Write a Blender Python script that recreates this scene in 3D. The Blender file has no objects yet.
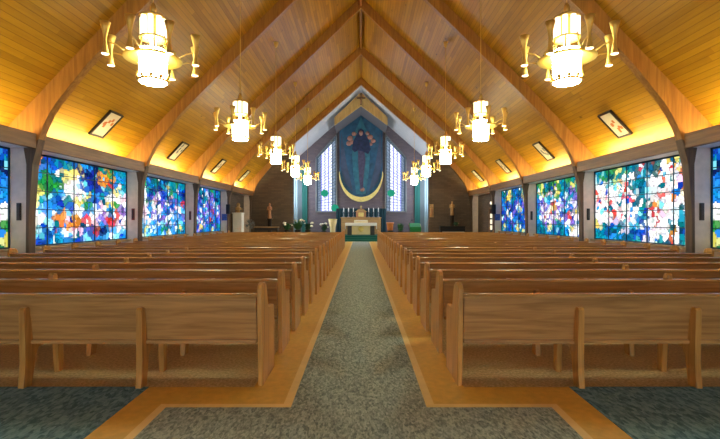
import bpy, bmesh, math, random
import numpy as np
from mathutils import Vector, Matrix
random.seed(7)
C = bpy.context.scene.collection
EYE = 1.49
BAY = 4.57
PI = math.pi

# ------------------------------------------------------------------ materials
def lin(c):
    return tuple(((v/255)/12.92 if v/255 <= .04045 else ((v/255+.055)/1.055)**2.4) for v in c)

def new_mat(name):
    m = bpy.data.materials.new(name); m.use_nodes = True
    nt = m.node_tree; nt.nodes.clear()
    out = nt.nodes.new('ShaderNodeOutputMaterial')
    return m, nt, out

def N(nt, kind, **kw):
    n = nt.nodes.new(kind)
    for k, v in kw.items():
        if k.startswith('i_'):
            n.inputs[k[2:].replace('_', ' ')].default_value = v
        else:
            setattr(n, k, v)
    return n

def plain(name, rgb, rough=.6, metal=0., noise=.0, scale=20., spec=.4, bump=0.):
    m, nt, out = new_mat(name)
    b = N(nt, 'ShaderNodeBsdfPrincipled'); b.inputs['Roughness'].default_value = rough
    b.inputs['Metallic'].default_value = metal
    b.inputs['Specular IOR Level'].default_value = spec
    c = lin(rgb)
    if noise or bump:
        tc = N(nt, 'ShaderNodeTexCoord'); nz = N(nt, 'ShaderNodeTexNoise'); nz.inputs['Scale'].default_value = scale
        nz.inputs['Detail'].default_value = 4
        nt.links.new(tc.outputs['Object'], nz.inputs['Vector'])
        r = N(nt, 'ShaderNodeValToRGB')
        r.color_ramp.elements[0].position = .3; r.color_ramp.elements[1].position = .7
        r.color_ramp.elements[0].color = (*[v*(1-noise) for v in c], 1)
        r.color_ramp.elements[1].color = (*[min(1, v*(1+noise)) for v in c], 1)
        nt.links.new(nz.outputs['Fac'], r.inputs['Fac']); nt.links.new(r.outputs['Color'], b.inputs['Base Color'])
        if bump:
            bp = N(nt, 'ShaderNodeBump'); bp.inputs['Strength'].default_value = bump; bp.inputs['Distance'].default_value = .01
            nt.links.new(nz.outputs['Fac'], bp.inputs['Height']); nt.links.new(bp.outputs['Normal'], b.inputs['Normal'])
    else:
        b.inputs['Base Color'].default_value = (*c, 1)
    nt.links.new(b.outputs[0], out.inputs[0])
    return m

def wood(name, dark, light, axis='X', rough=.35, scale=3., stretch=14., spec=.5, coords='Object'):
    """grain runs along the given axis"""
    m, nt, out = new_mat(name)
    b = N(nt, 'ShaderNodeBsdfPrincipled'); b.inputs['Roughness'].default_value = rough
    b.inputs['Specular IOR Level'].default_value = spec
    tc = N(nt, 'ShaderNodeTexCoord'); mp = N(nt, 'ShaderNodeMapping')
    s = [stretch]*3; s['XYZ'.index(axis)] = .8
    mp.inputs['Scale'].default_value = s
    oi = N(nt, 'ShaderNodeObjectInfo')
    ad = N(nt, 'ShaderNodeVectorMath', operation='ADD')
    cb = N(nt, 'ShaderNodeCombineXYZ')
    mu = N(nt, 'ShaderNodeMath', operation='MULTIPLY'); mu.inputs[1].default_value = 37.
    nt.links.new(oi.outputs['Random'], mu.inputs[0]); nt.links.new(mu.outputs[0], cb.inputs[0]); nt.links.new(mu.outputs[0], cb.inputs[1])
    nt.links.new(tc.outputs[coords], ad.inputs[0]); nt.links.new(cb.outputs[0], ad.inputs[1])
    nt.links.new(ad.outputs[0], mp.inputs['Vector'])
    nz = N(nt, 'ShaderNodeTexNoise'); nz.inputs['Scale'].default_value = scale; nz.inputs['Detail'].default_value = 6
    nz.inputs['Distortion'].default_value = .6
    nt.links.new(mp.outputs[0], nz.inputs['Vector'])
    r = N(nt, 'ShaderNodeValToRGB')
    r.color_ramp.elements[0].position = .32; r.color_ramp.elements[1].position = .68
    r.color_ramp.elements[0].color = (*lin(dark), 1); r.color_ramp.elements[1].color = (*lin(light), 1)
    nt.links.new(nz.outputs['Fac'], r.inputs['Fac']); nt.links.new(r.outputs['Color'], b.inputs['Base Color'])
    nt.links.new(b.outputs[0], out.inputs[0])
    return m

def plank_ceiling(name):
    m, nt, out = new_mat(name)
    L = nt.links.new
    b = N(nt, 'ShaderNodeBsdfPrincipled'); b.inputs['Roughness'].default_value = .42
    b.inputs['Specular IOR Level'].default_value = .45
    tc = N(nt, 'ShaderNodeTexCoord'); sp = N(nt, 'ShaderNodeSeparateXYZ'); L(tc.outputs['Object'], sp.inputs[0])
    mu = N(nt, 'ShaderNodeMath', operation='MULTIPLY'); mu.inputs[1].default_value = 11.; L(sp.outputs['X'], mu.inputs[0])
    fl = N(nt, 'ShaderNodeMath', operation='FLOOR'); L(mu.outputs[0], fl.inputs[0])
    fr = N(nt, 'ShaderNodeMath', operation='FRACT'); L(mu.outputs[0], fr.inputs[0])
    # random board ends: offset y per plank, 3 m boards
    wn0 = N(nt, 'ShaderNodeTexWhiteNoise', noise_dimensions='1D'); L(fl.outputs[0], wn0.inputs['W'])
    yy = N(nt, 'ShaderNodeMath', operation='MULTIPLY_ADD'); yy.inputs[1].default_value = .3; L(sp.outputs['Y'], yy.inputs[0]); L(wn0.outputs['Value'], yy.inputs[2])
    yf = N(nt, 'ShaderNodeMath', operation='FLOOR'); L(yy.outputs[0], yf.inputs[0])
    cb = N(nt, 'ShaderNodeCombineXYZ'); L(fl.outputs[0], cb.inputs[0]); L(yf.outputs[0], cb.inputs[1])
    wn = N(nt, 'ShaderNodeTexWhiteNoise', noise_dimensions='3D'); L(cb.outputs[0], wn.inputs['Vector'])
    mp = N(nt, 'ShaderNodeMapping'); mp.inputs['Scale'].default_value = (9, .7, 9); L(tc.outputs['Object'], mp.inputs['Vector'])
    nz = N(nt, 'ShaderNodeTexNoise'); nz.inputs['Scale'].default_value = 2.; nz.inputs['Detail'].default_value = 5; L(mp.outputs[0], nz.inputs['Vector'])
    mx = N(nt, 'ShaderNodeMath', operation='MULTIPLY_ADD'); mx.inputs[1].default_value = .45; L(wn.outputs['Value'], mx.inputs[0])
    sc = N(nt, 'ShaderNodeMath', operation='MULTIPLY'); sc.inputs[1].default_value = .55; L(nz.outputs['Fac'], sc.inputs[0]); L(sc.outputs[0], mx.inputs[2])
    r = N(nt, 'ShaderNodeValToRGB')
    r.color_ramp.elements[0].position = .1; r.color_ramp.elements[0].color = (*lin((152, 103, 16)), 1)
    r.color_ramp.elements[1].position = .9; r.color_ramp.elements[1].color = (*lin((204, 150, 30)), 1)
    L(mx.outputs[0], r.inputs['Fac'])
    # knots
    vo = N(nt, 'ShaderNodeTexVoronoi'); vo.inputs['Scale'].default_value = 1.1
    mp2 = N(nt, 'ShaderNodeMapping'); mp2.inputs['Scale'].default_value = (1.6, .8, 1.6); L(tc.outputs['Object'], mp2.inputs['Vector']); L(mp2.outputs[0], vo.inputs['Vector'])
    kr = N(nt, 'ShaderNodeValToRGB'); kr.color_ramp.elements[0].position = .02; kr.color_ramp.elements[1].position = .09
    kr.color_ramp.elements[0].color = (.35, .3, .25, 1); kr.color_ramp.elements[1].color = (1, 1, 1, 1); L(vo.outputs['Distance'], kr.inputs['Fac'])
    m1 = N(nt, 'ShaderNodeMix', data_type='RGBA', blend_type='MULTIPLY'); m1.inputs[0].default_value = 1
    L(r.outputs['Color'], m1.inputs[6]); L(kr.outputs['Color'], m1.inputs[7])
    # grooves
    gr = N(nt, 'ShaderNodeValToRGB'); e = gr.color_ramp.elements
    e[0].position = 0; e[0].color = (.3, .26, .22, 1); e[1].position = .14; e[1].color = (1, 1, 1, 1)
    L(fr.outputs[0], gr.inputs['Fac'])
    m2 = N(nt, 'ShaderNodeMix', data_type='RGBA', blend_type='MULTIPLY'); m2.inputs[0].default_value = .8
    L(m1.outputs[2], m2.inputs[6]); L(gr.outputs['Color'], m2.inputs[7])
    L(m2.outputs[2], b.inputs['Base Color'])
    L(b.outputs[0], out.inputs[0])
    return m

def carpet_mat(name, a, b_, scale=60):
    m, nt, out = new_mat(name); L = nt.links.new
    b = N(nt, 'ShaderNodeBsdfPrincipled'); b.inputs['Roughness'].default_value = .95; b.inputs['Specular IOR Level'].default_value = .1
    tc = N(nt, 'ShaderNodeTexCoord')
    mp = N(nt, 'ShaderNodeMapping'); mp.inputs['Scale'].default_value = (1.0, .45, 1); mp.inputs['Rotation'].default_value = (0, 0, .5)
    L(tc.outputs['Object'], mp.inputs['Vector'])
    vo = N(nt, 'ShaderNodeTexVoronoi'); vo.inputs['Scale'].default_value = scale*.55; L(mp.outputs[0], vo.inputs['Vector'])
    nz = N(nt, 'ShaderNodeTexNoise'); nz.inputs['Scale'].default_value = scale*.7; nz.inputs['Detail'].default_value = 3; L(mp.outputs[0], nz.inputs['Vector'])
    ad = N(nt, 'ShaderNodeMath', operation='MULTIPLY_ADD'); ad.inputs[1].default_value = .35
    sp = N(nt, 'ShaderNodeSeparateColor'); L(vo.outputs['Color'], sp.inputs[0]); L(sp.outputs[0], ad.inputs[0])
    sc = N(nt, 'ShaderNodeMath', operation='MULTIPLY'); sc.inputs[1].default_value = .65; L(nz.outputs['Fac'], sc.inputs[0]); L(sc.outputs[0], ad.inputs[2])
    r = N(nt, 'ShaderNodeValToRGB'); e = r.color_ramp.elements
    e[0].position = .3; e[0].color = (*lin(a), 1); e[1].position = .68; e[1].color = (*lin(b_), 1)
    L(ad.outputs[0], r.inputs['Fac']); L(r.outputs['Color'], b.inputs['Base Color'])
    bp = N(nt, 'ShaderNodeBump'); bp.inputs['Strength'].default_value = .3; bp.inputs['Distance'].default_value = .01
    L(nz.outputs['Fac'], bp.inputs['Height']); L(bp.outputs['Normal'], b.inputs['Normal'])
    L(b.outputs[0], out.inputs[0])
    return m

def speckled(name, base, dk, lt, rough=.3):
    m, nt, out = new_mat(name); L = nt.links.new
    b = N(nt, 'ShaderNodeBsdfPrincipled'); b.inputs['Roughness'].default_value = rough; b.inputs['Specular IOR Level'].default_value = .35
    tc = N(nt, 'ShaderNodeTexCoord')
    nz = N(nt, 'ShaderNodeTexNoise'); nz.inputs['Scale'].default_value = 38; nz.inputs['Detail'].default_value = 4; nz.inputs['Roughness'].default_value = .7
    L(tc.outputs['Object'], nz.inputs['Vector'])
    r = N(nt, 'ShaderNodeValToRGB'); e = r.color_ramp.elements
    e[0].position = .3; e[0].color = (*lin(dk), 1); e[1].position = .7; e[1].color = (*lin(lt), 1)
    x = r.color_ramp.elements.new(.5); x.color = (*lin(base), 1)
    L(nz.outputs['Fac'], r.inputs['Fac']); L(r.outputs['Color'], b.inputs['Base Color']); L(b.outputs[0], out.inputs[0])
    return m

def brick_mat(name, c1, c2, mortar, axis=0):
    m, nt, out = new_mat(name); L = nt.links.new
    b = N(nt, 'ShaderNodeBsdfPrincipled'); b.inputs['Roughness'].default_value = .85; b.inputs['Specular IOR Level'].default_value = .2
    tc = N(nt, 'ShaderNodeTexCoord'); sp = N(nt, 'ShaderNodeSeparateXYZ'); cb = N(nt, 'ShaderNodeCombineXYZ')
    L(tc.outputs['Object'], sp.inputs[0]); L(sp.outputs[axis], cb.inputs[0]); L(sp.outputs[2], cb.inputs[1])
    br = N(nt, 'ShaderNodeTexBrick'); br.inputs['Scale'].default_value = 1.0
    br.inputs['Brick Width'].default_value = .42; br.inputs['Row Height'].default_value = .11; br.inputs['Mortar Size'].default_value = .008
    br.inputs['Color1'].default_value = (*lin(c1), 1); br.inputs['Color2'].default_value = (*lin(c2), 1); br.inputs['Mortar'].default_value = (*lin(mortar), 1)
    L(cb.outputs[0], br.inputs['Vector']); L(br.outputs['Color'], b.inputs['Base Color']); L(b.outputs[0], out.inputs[0])
    return m

def emit(name, rgb, strength):
    m, nt, out = new_mat(name)
    e = N(nt, 'ShaderNodeEmission'); e.inputs[0].default_value = (*lin(rgb), 1); e.inputs[1].default_value = strength
    nt.links.new(e.outputs[0], out.inputs[0])
    return m

def glass_attr(name, strength):
    m, nt, out = new_mat(name); L = nt.links.new
    at = N(nt, 'ShaderNodeAttribute', attribute_name='pane_colour')
    e = N(nt, 'ShaderNodeEmission'); e.inputs[1].default_value = strength; L(at.outputs['Color'], e.inputs[0])
    L(e.outputs[0], out.inputs[0])
    return m

M = {}
M['pew'] = wood('honey_oak', (152, 104, 54), (192, 140, 80), 'X', .32, 2.2, 12)
M['pew_end'] = wood('honey_oak_upright', (172, 116, 52), (208, 150, 76), 'Z', .32, 2.2, 12)
M['ceil'] = plank_ceiling('pine_planks')
M['rail'] = wood('polished_rail', (150, 104, 56), (190, 142, 86), 'X', .2, 2.2, 12, .8)
M['beam'] = wood('laminated_beam', (146, 96, 42), (180, 126, 58), 'Z', .4, 1.5, 10)
M['leg'] = wood('shaded_leg_wood', (84, 62, 46), (108, 82, 60), 'Z', .5, 1.5, 10)  # arch wood again, with the shade on the legs put into its colour
M['fascia'] = wood('brown_fascia', (118, 82, 48), (146, 104, 62), 'Y', .5, 1.5, 12)
M['pier'] = plain('taupe_pier', (226, 206, 194), .7, noise=.08, scale=6)
M['soffit'] = plain('white_soffit', (244, 242, 238), .7)
M['ledge'] = plain('pale_ledge', (176, 150, 120), .5)
M['carpet'] = carpet_mat('grey_green_carpet', (110, 120, 116), (172, 180, 170), 110)
M['carpet_side'] = carpet_mat('dark_teal_carpet', (72, 106, 116), (124, 158, 168), 75)
M['tan'] = plain('tan_vinyl', (222, 174, 78), .38, noise=.1, scale=14, spec=.35)
M['strip'] = plain('cream_vinyl', (240, 206, 134), .4, noise=.05, scale=10, spec=.35)
M['floor'] = speckled('speckled_terrazzo', (204, 174, 120), (156, 126, 80), (236, 214, 166))
M['brick'] = brick_mat('dark_brick', (104, 88, 76), (90, 76, 68), (84, 72, 64), 0)
M['brick_side'] = brick_mat('dark_brick_side', (104, 88, 76), (90, 76, 68), (84, 72, 64), 1)
M['stone'] = brick_mat('mauve_brick', (108, 96, 98), (96, 86, 92), (90, 80, 84), 0)
M['plaster'] = plain('silver_ceiling', (196, 194, 192), .45, noise=.06, scale=4)
M['tanplaster'] = wood('tan_boards', (176, 142, 84), (206, 172, 108), 'Z', .5, 1.5, 8)
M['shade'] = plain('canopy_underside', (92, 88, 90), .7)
M['brass'] = plain('polished_brass', (236, 194, 100), .42, .6, spec=.5)
M['brass_dish'] = plain('satin_brass', (236, 192, 84), .38, .75)
M['iron'] = plain('black_iron', (26, 25, 26), .45, .3)
M['lamp'] = emit('frosted_lamp_glass', (236, 248, 220), 42)
M['tube'] = emit('lamp_tube', (255, 244, 206), 1.9)
M['bulb'] = emit('small_bulb', (255, 236, 190), 4)
M['cove'] = emit('cove_tube', (246, 232, 164), 70)
M['glass'] = glass_attr('stained_glass', 1.08)
M['lead'] = plain('dark_lead', (28, 66, 88), .5, .2)
M['white'] = plain('white_linen', (236, 234, 228), .8)
M['cream'] = plain('cream_cloth', (226, 208, 158), .7, noise=.06, scale=12)
M['green'] = plain('green_carpet', (18, 92, 80), .9, noise=.15, scale=30)
M['tealdrape'] = plain('dark_teal_drape', (14, 50, 58), .85, noise=.1, scale=20)
M['paleblue'] = plain('pale_blue_drape', (150, 170, 176), .8, noise=.04, scale=8)
M['greydrape'] = plain('grey_drape', (112, 124, 128), .8)
M['jade'] = plain('jade_drape', (44, 104, 96), .8)
M['altarwood'] = wood('altar_oak', (150, 112, 66), (188, 148, 92), 'X', .5, 2, 10)
M['statue'] = wood('carved_wood', (150, 98, 62), (186, 132, 88), 'Z', .5, 2, 8)
M['darkwood'] = wood('dark_wood', (36, 28, 24), (52, 40, 32), 'X', .4, 2, 8)
M['gold'] = plain('pale_gold', (222, 200, 120), .45, .2, noise=.12, scale=8)
M['leaf'] = plain('leaf_green', (48, 92, 52), .6, noise=.2, scale=9)
M['leaf2'] = plain('dark_leaf', (30, 64, 42), .6, noise=.2, scale=9)
M['petal'] = plain('white_petal', (232, 226, 206), .7)
M['terracotta'] = plain('orange_terracotta', (208, 122, 66), .6, noise=.08, scale=12)
M['paper'] = plain('ivory_paper', (228, 216, 190), .8)
M['muralblue'] = plain('mural_blue', (36, 78, 104), .6, noise=.35, scale=2.2)
M['muralteal'] = plain('mural_teal', (42, 98, 114), .6, noise=.3, scale=3)
M['muralgrey'] = plain('mural_slate', (58, 70, 92), .6, noise=.25, scale=2)
M['robe'] = plain('robe_navy', (30, 42, 72), .6, noise=.35, scale=5)
M['robe2'] = plain('robe_plum', (66, 62, 86), .6, noise=.3, scale=5)
M['flesh'] = plain('muted_rose', (150, 106, 92), .6, noise=.3, scale=6)
M['greymetal'] = plain('grey_metal', (120, 124, 128), .4, .6)
M['jadeglass'] = emit('jade_glass', (40, 150, 120), .7)
M['greencloth'] = plain('green_cloth', (20, 110, 62), .8)
M['bluesign'] = plain('blue_plaque', (62, 92, 150), .5, noise=.3, scale=12)
M['redsign'] = plain('red_plaque', (120, 44, 44), .5)
M['doorpane'] = emit('lit_door_pane', (238, 226, 196), .9)
M['exitlamp'] = emit('small_lit_lamp', (255, 240, 210), 1.4)

# ------------------------------------------------------------------ mesh builder
class MB:
    def __init__(s): s.bm = bmesh.new()
    def box(s, x0, x1, y0, y1, z0, z1, bev=0):
        vs = [s.bm.verts.new((x, y, z)) for x in (x0, x1) for y in (y0, y1) for z in (z0, z1)]
        q = [(0, 1, 3, 2), (4, 6, 7, 5), (0, 4, 5, 1), (2, 3, 7, 6), (0, 2, 6, 4), (1, 5, 7, 3)]
        fs = [s.bm.faces.new([vs[i] for i in f]) for f in q]
        if bev:
            ed = list({e for f in fs for e in f.edges})
            bmesh.ops.bevel(s.bm, geom=ed, offset=bev, segments=2, affect='EDGES', profile=.5)
        return s
    def prism(s, pts, axis, a, b, bev=0):
        """extrude polygon pts (2D) along axis from a to b. axis 'x': pts=(y,z); 'y': pts=(x,z); 'z': pts=(x,y)"""
        def P(p, t):
            return {'x': (t, p[0], p[1]), 'y': (p[0], t, p[1]), 'z': (p[0], p[1], t)}[axis]
        A = [s.bm.verts.new(P(p, a)) for p in pts]; B = [s.bm.verts.new(P(p, b)) for p in pts]
        n = len(pts)
        fs = [s.bm.faces.new(A), s.bm.faces.new(B[::-1])]
        for i in range(n):
            fs.append(s.bm.faces.new((A[i], B[i], B[(i+1) % n], A[(i+1) % n])))
        if bev:
            ed = list({e for f in fs[:2] for e in f.edges})
            bmesh.ops.bevel(s.bm, geom=ed, offset=bev, segments=2, affect='EDGES', profile=.5)
        return s
    def lathe(s, prof, cx=0, cy=0, n=20, cap=True):
        rings = []
        for r, z in prof:
            rings.append([s.bm.verts.new((cx+r*math.cos(2*PI*i/n), cy+r*math.sin(2*PI*i/n), z)) for i in range(n)])
        for a, b in zip(rings, rings[1:]):
            for i in range(n):
                f = s.bm.faces.new((a[i], a[(i+1) % n], b[(i+1) % n], b[i])); f.smooth = True
        if cap:
            s.bm.faces.new(rings[0][::-1]); s.bm.faces.new(rings[-1])
        return s
    def tube(s, pts, r, n=8):
        pts = [Vector(p) for p in pts]; rings = []
        for i, p in enumerate(pts):
            d = (pts[min(i+1, len(pts)-1)]-pts[max(i-1, 0)]).normalized()
            up = Vector((0, 0, 1)) if abs(d.z) < .9 else Vector((1, 0, 0))
            u = d.cross(up).normalized(); v = d.cross(u)
            rr = r[i] if isinstance(r, (list, tuple)) else r
            rings.append([s.bm.verts.new(p+u*rr*math.cos(2*PI*k/n)+v*rr*math.sin(2*PI*k/n)) for k in range(n)])
        for a, b in zip(rings, rings[1:]):
            for i in range(n):
                f = s.bm.faces.new((a[i], a[(i+1) % n], b[(i+1) % n], b[i])); f.smooth = True
        s.bm.faces.new(rings[0][::-1]); s.bm.faces.new(rings[-1])
        return s
    def ball(s, c, r, sq=(1, 1, 1), u=12, v=8):
        m = Matrix.Translation(c) @ Matrix.Diagonal((r*sq[0], r*sq[1], r*sq[2], 1))
        res = bmesh.ops.create_uvsphere(s.bm, u_segments=u, v_segments=v, radius=1, matrix=m)
        for vv in res['verts']:
            for f in vv.link_faces: f.smooth = True
        return s
    def quad(s, *p):
        s.bm.faces.new([s.bm.verts.new(q) for q in p]); return s
    def build(s, name, mat, parent=None):
        bmesh.ops.recalc_face_normals(s.bm, faces=s.bm.faces)
        me = bpy.data.meshes.new(name); s.bm.to_mesh(me); s.bm.free()
        me.materials.append(M[mat] if isinstance(mat, str) else mat)
        o = bpy.data.objects.new(name, me); C.objects.link(o)
        if parent: o.parent = parent
        return o

def thing(name, loc, label, cat, group=None, rz=0):
    o = bpy.data.objects.new(name, None); o.empty_display_size = .1; C.objects.link(o)
    o.location = loc; o.rotation_euler = (0, 0, rz)
    return tag(o, label, cat, group)
def tag(o, label, cat, group=None):
    o['label'] = label; o['category'] = cat
    if group: o['group'] = group
    return o
def struct(o):
    o['kind'] = 'structure'; return o
def copy_tree(o, parent=None):
    c = o.copy(); C.objects.link(c)
    if parent: c.parent = parent
    for ch in list(o.children): copy_tree(ch, c)
    return c

# ------------------------------------------------------------------ shell
def apex(n):
    return {2: 9.36, 3: 9.3, 4: 9.21, 5: 9.0, 6: 8.8, 7.2: 8.72}.get(n, 9.38) if n <= 6 else 8.72
YEND = 33.0
UNDER = [(7.22, -1.49), (7.22, 0), (7.14, 1.2), (7.0, 1.75), (6.9, 2.05), (6.78, 2.3), (6.62, 2.55), (6.42, 2.8), (6.18, 3.1), (5.92, 3.42), (5.15, 4.2), (4.55, 4.8)]
OUTER = [(5.1, 4.77), (7.75, 1.97), (7.33, 1.56), (7.27, 1.2), (7.29, -1.49)]
CE, CK, CR = (7.75, 1.95), (5.1, 4.75), .5        # eave, kink, ridge offset of the ceiling line

for n in range(-1, 7):
    y = n*BAY
    for s in (-1, 1):
        # each half of the laminated arch
        pts = [(s*x, h+EYE) for x, h in UNDER[3:]] + [(0, apex(n)+EYE), (0, apex(n)+CR+EYE)] + [(s*x, h+EYE) for x, h in OUTER[:3]]
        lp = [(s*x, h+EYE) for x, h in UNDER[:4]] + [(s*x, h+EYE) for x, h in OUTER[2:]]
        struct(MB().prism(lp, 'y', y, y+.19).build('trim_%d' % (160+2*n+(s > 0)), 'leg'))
        o = struct(MB().prism(pts, 'y', y, y+.19, .012).build('trim_%d' % (20+2*n+(s > 0)), 'beam'))
        struct(MB().box(min(s*7.26, s*7.95), max(s*7.26, s*7.95), y+.012, y+.25, 0, 3.46).build('trim_%d' % (40+2*n+(s > 0)), 'pier'))

# ceiling
ys = [-5.2] + [n*BAY+.13 for n in range(0, 7)]
aps = [9.38] + [apex(n) for n in range(0, 7)]
cm = MB()
for s in (-1, 1):
    for i in range(len(ys)-1):
        a, b, ya, yb = aps[i], aps[i+1], ys[i], ys[i+1]
        cm.quad((s*CE[0], ya, CE[1]+EYE), (s*CE[0], yb, CE[1]+EYE), (s*CK[0], yb, CK[1]+EYE), (s*CK[0], ya, CK[1]+EYE))
        cm.quad((s*CK[0], ya, CK[1]+EYE), (s*CK[0], yb, CK[1]+EYE), (0, yb, b+CR+EYE), (0, ya, a+CR+EYE))
o = struct(cm.build('ceiling', 'ceil'))
cm = MB()
ya, yb, a, b = ys[-1], YEND+.3, aps[-1], 8.74
for s in (-1, 1):
    cm.quad((s*CE[0], ya, CE[1]+EYE), (s*CE[0], yb, CE[1]+EYE), (s*CK[0], yb, CK[1]+EYE), (s*CK[0], ya, CK[1]+EYE))
    cm.quad((s*CK[0], ya, CK[1]+EYE), (s*CK[0], yb, CK[1]+EYE), (0, yb, b+CR+EYE), (0, ya, a+CR+EYE))
struct(cm.build('ceiling', 'plaster'))
# ridge board
struct(MB().box(-.05, .05, -5, 6*BAY, 9.5+EYE-.2, 9.5+EYE).build('trim_60', 'beam'))

# side walls, ledges, cornices and cove lamps, bay by bay
YB = -BAY
for s, side in ((-1, 'left'), (1, 'right')):
    X = lambda a, b: (min(s*a, s*b), max(s*a, s*b))
    w = MB()
    w.box(*X(7.65, 7.95), YB, 5*BAY+.03, 0, .85)
    w.box(*X(7.65, 7.95), YB, 5*BAY+.03, 3.05, 3.46)
    struct(w.build('wall_'+side, 'pier'))
    w = MB(); w.box(*X(7.65, 7.95), 5*BAY+.3, 6*BAY+.1, 0, 3.46)
    struct(w.build('wall_%s_rear' % side, 'brick_side'))
    struct(MB().box(*X(7.5, 7.7), YB, 5*BAY, .80, .86).build('trim_%d' % (70+(s > 0)), 'ledge'))
    for n in range(-1, 6):
        y0, y1 = n*BAY+.19, (n+1)*BAY
        struct(MB().box(*X(7.05, 7.17), y0, y1, 3.04, 3.36, .01).build('trim_%d' % (80+2*n+(s > 0)), 'fascia'))
        struct(MB().box(*X(7.17, 7.66), y0, y1, 3.055, 3.10).build('trim_%d' % (100+2*n+(s > 0)), 'soffit'))
        t = MB().tube([(s*7.42, y0+.25, 3.2), (s*7.42, y1-.2, 3.2)], .02)
        o = t.build('cove_lamp', 'cove')
        tag(o, '%s tube lamp lying behind the %s fascia, bay %d from the chancel' % ('warm', side, 6-n), 'lamp', 'cove lamps')

# end walls
def gable(y0, y1, name, mat, x0, x1, cut=None, ap=8.8):
    """wall across the church between |x| x0..x1 up to the ceiling"""
    for s in (-1, 1):
        def top(x):
            return (CE[1]+(CK[1]-CE[1])*(CE[0]-x)/(CE[0]-CK[0]) if x > CK[0] else CK[1]+(ap+CR-CK[1])*(CK[0]-x)/CK[0])+EYE
        xs = [x0]+([CK[0]] if x0 < CK[0] < x1 else [])+[x1]
        pts = [(s*x0, 0)]+[(s*x, top(x)) for x in xs]+[(s*x1, 0)]
        struct(MB().prism(pts, 'y', y0, y1).build(name+('_left' if s < 0 else '_right'), mat))
gable(6*BAY+.1, 6*BAY+.4, 'wall_nave', 'brick', 4.45, 7.75)
gable(YEND, YEND+.3, 'wall_chancel', 'stone', 0, 5.9, ap=8.74)
gable(YB-.6, YB-.3, 'wall_entrance', 'pier', 0, 7.75, ap=9.38)
for s, side in ((-1, 'left'), (1, 'right')):
    a, b = min(s*5.6, s*5.9), max(s*5.6, s*5.9)
    w = MB(); w.box(a, b, 27.6, YEND, 0, 2.4); w.box(a, b, 27.6, 28.1, 2.4, 5.9); w.box(a, b, 32.6, YEND, 2.4, 5.9); w.box(a, b, 28.1, 32.6, 5.5, 5.9)
    struct(w.build('wall_sanctuary_'+side, 'plaster'))

# unseen glowing doors added in the rear wall to light the pew backs
M['entrance_fill_glass'] = emit('entrance_fill_glass', (225, 243, 255), 3.6)
for i, x in enumerate((-3.3, -1.1, 1.1, 3.3)):
    d = bpy.data.objects.new('door_%d' % (3+i), None); C.objects.link(d); struct(d); d.location = (x, YB-.27, 0)
    f = MB()
    for a, b_ in ((-1.05, -.95), (-.06, .06), (.95, 1.05)): f.box(a, b_, -.03, .06, 0, 2.9)
    for a, b_ in ((0, .14), (2.1, 2.2), (2.8, 2.9)): f.box(-1.05, 1.05, -.03, .06, a, b_)
    f.build('frame', 'fascia', d)
    for a, b_ in ((-.95, -.06), (.06, .95)):
        MB().box(a, b_, -.01, .01, .14, 2.1).build('pane', 'entrance_fill_glass', d)
        MB().box(a, b_, -.01, .01, 2.2, 2.8).build('transom_pane', 'entrance_fill_glass', d)
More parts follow.
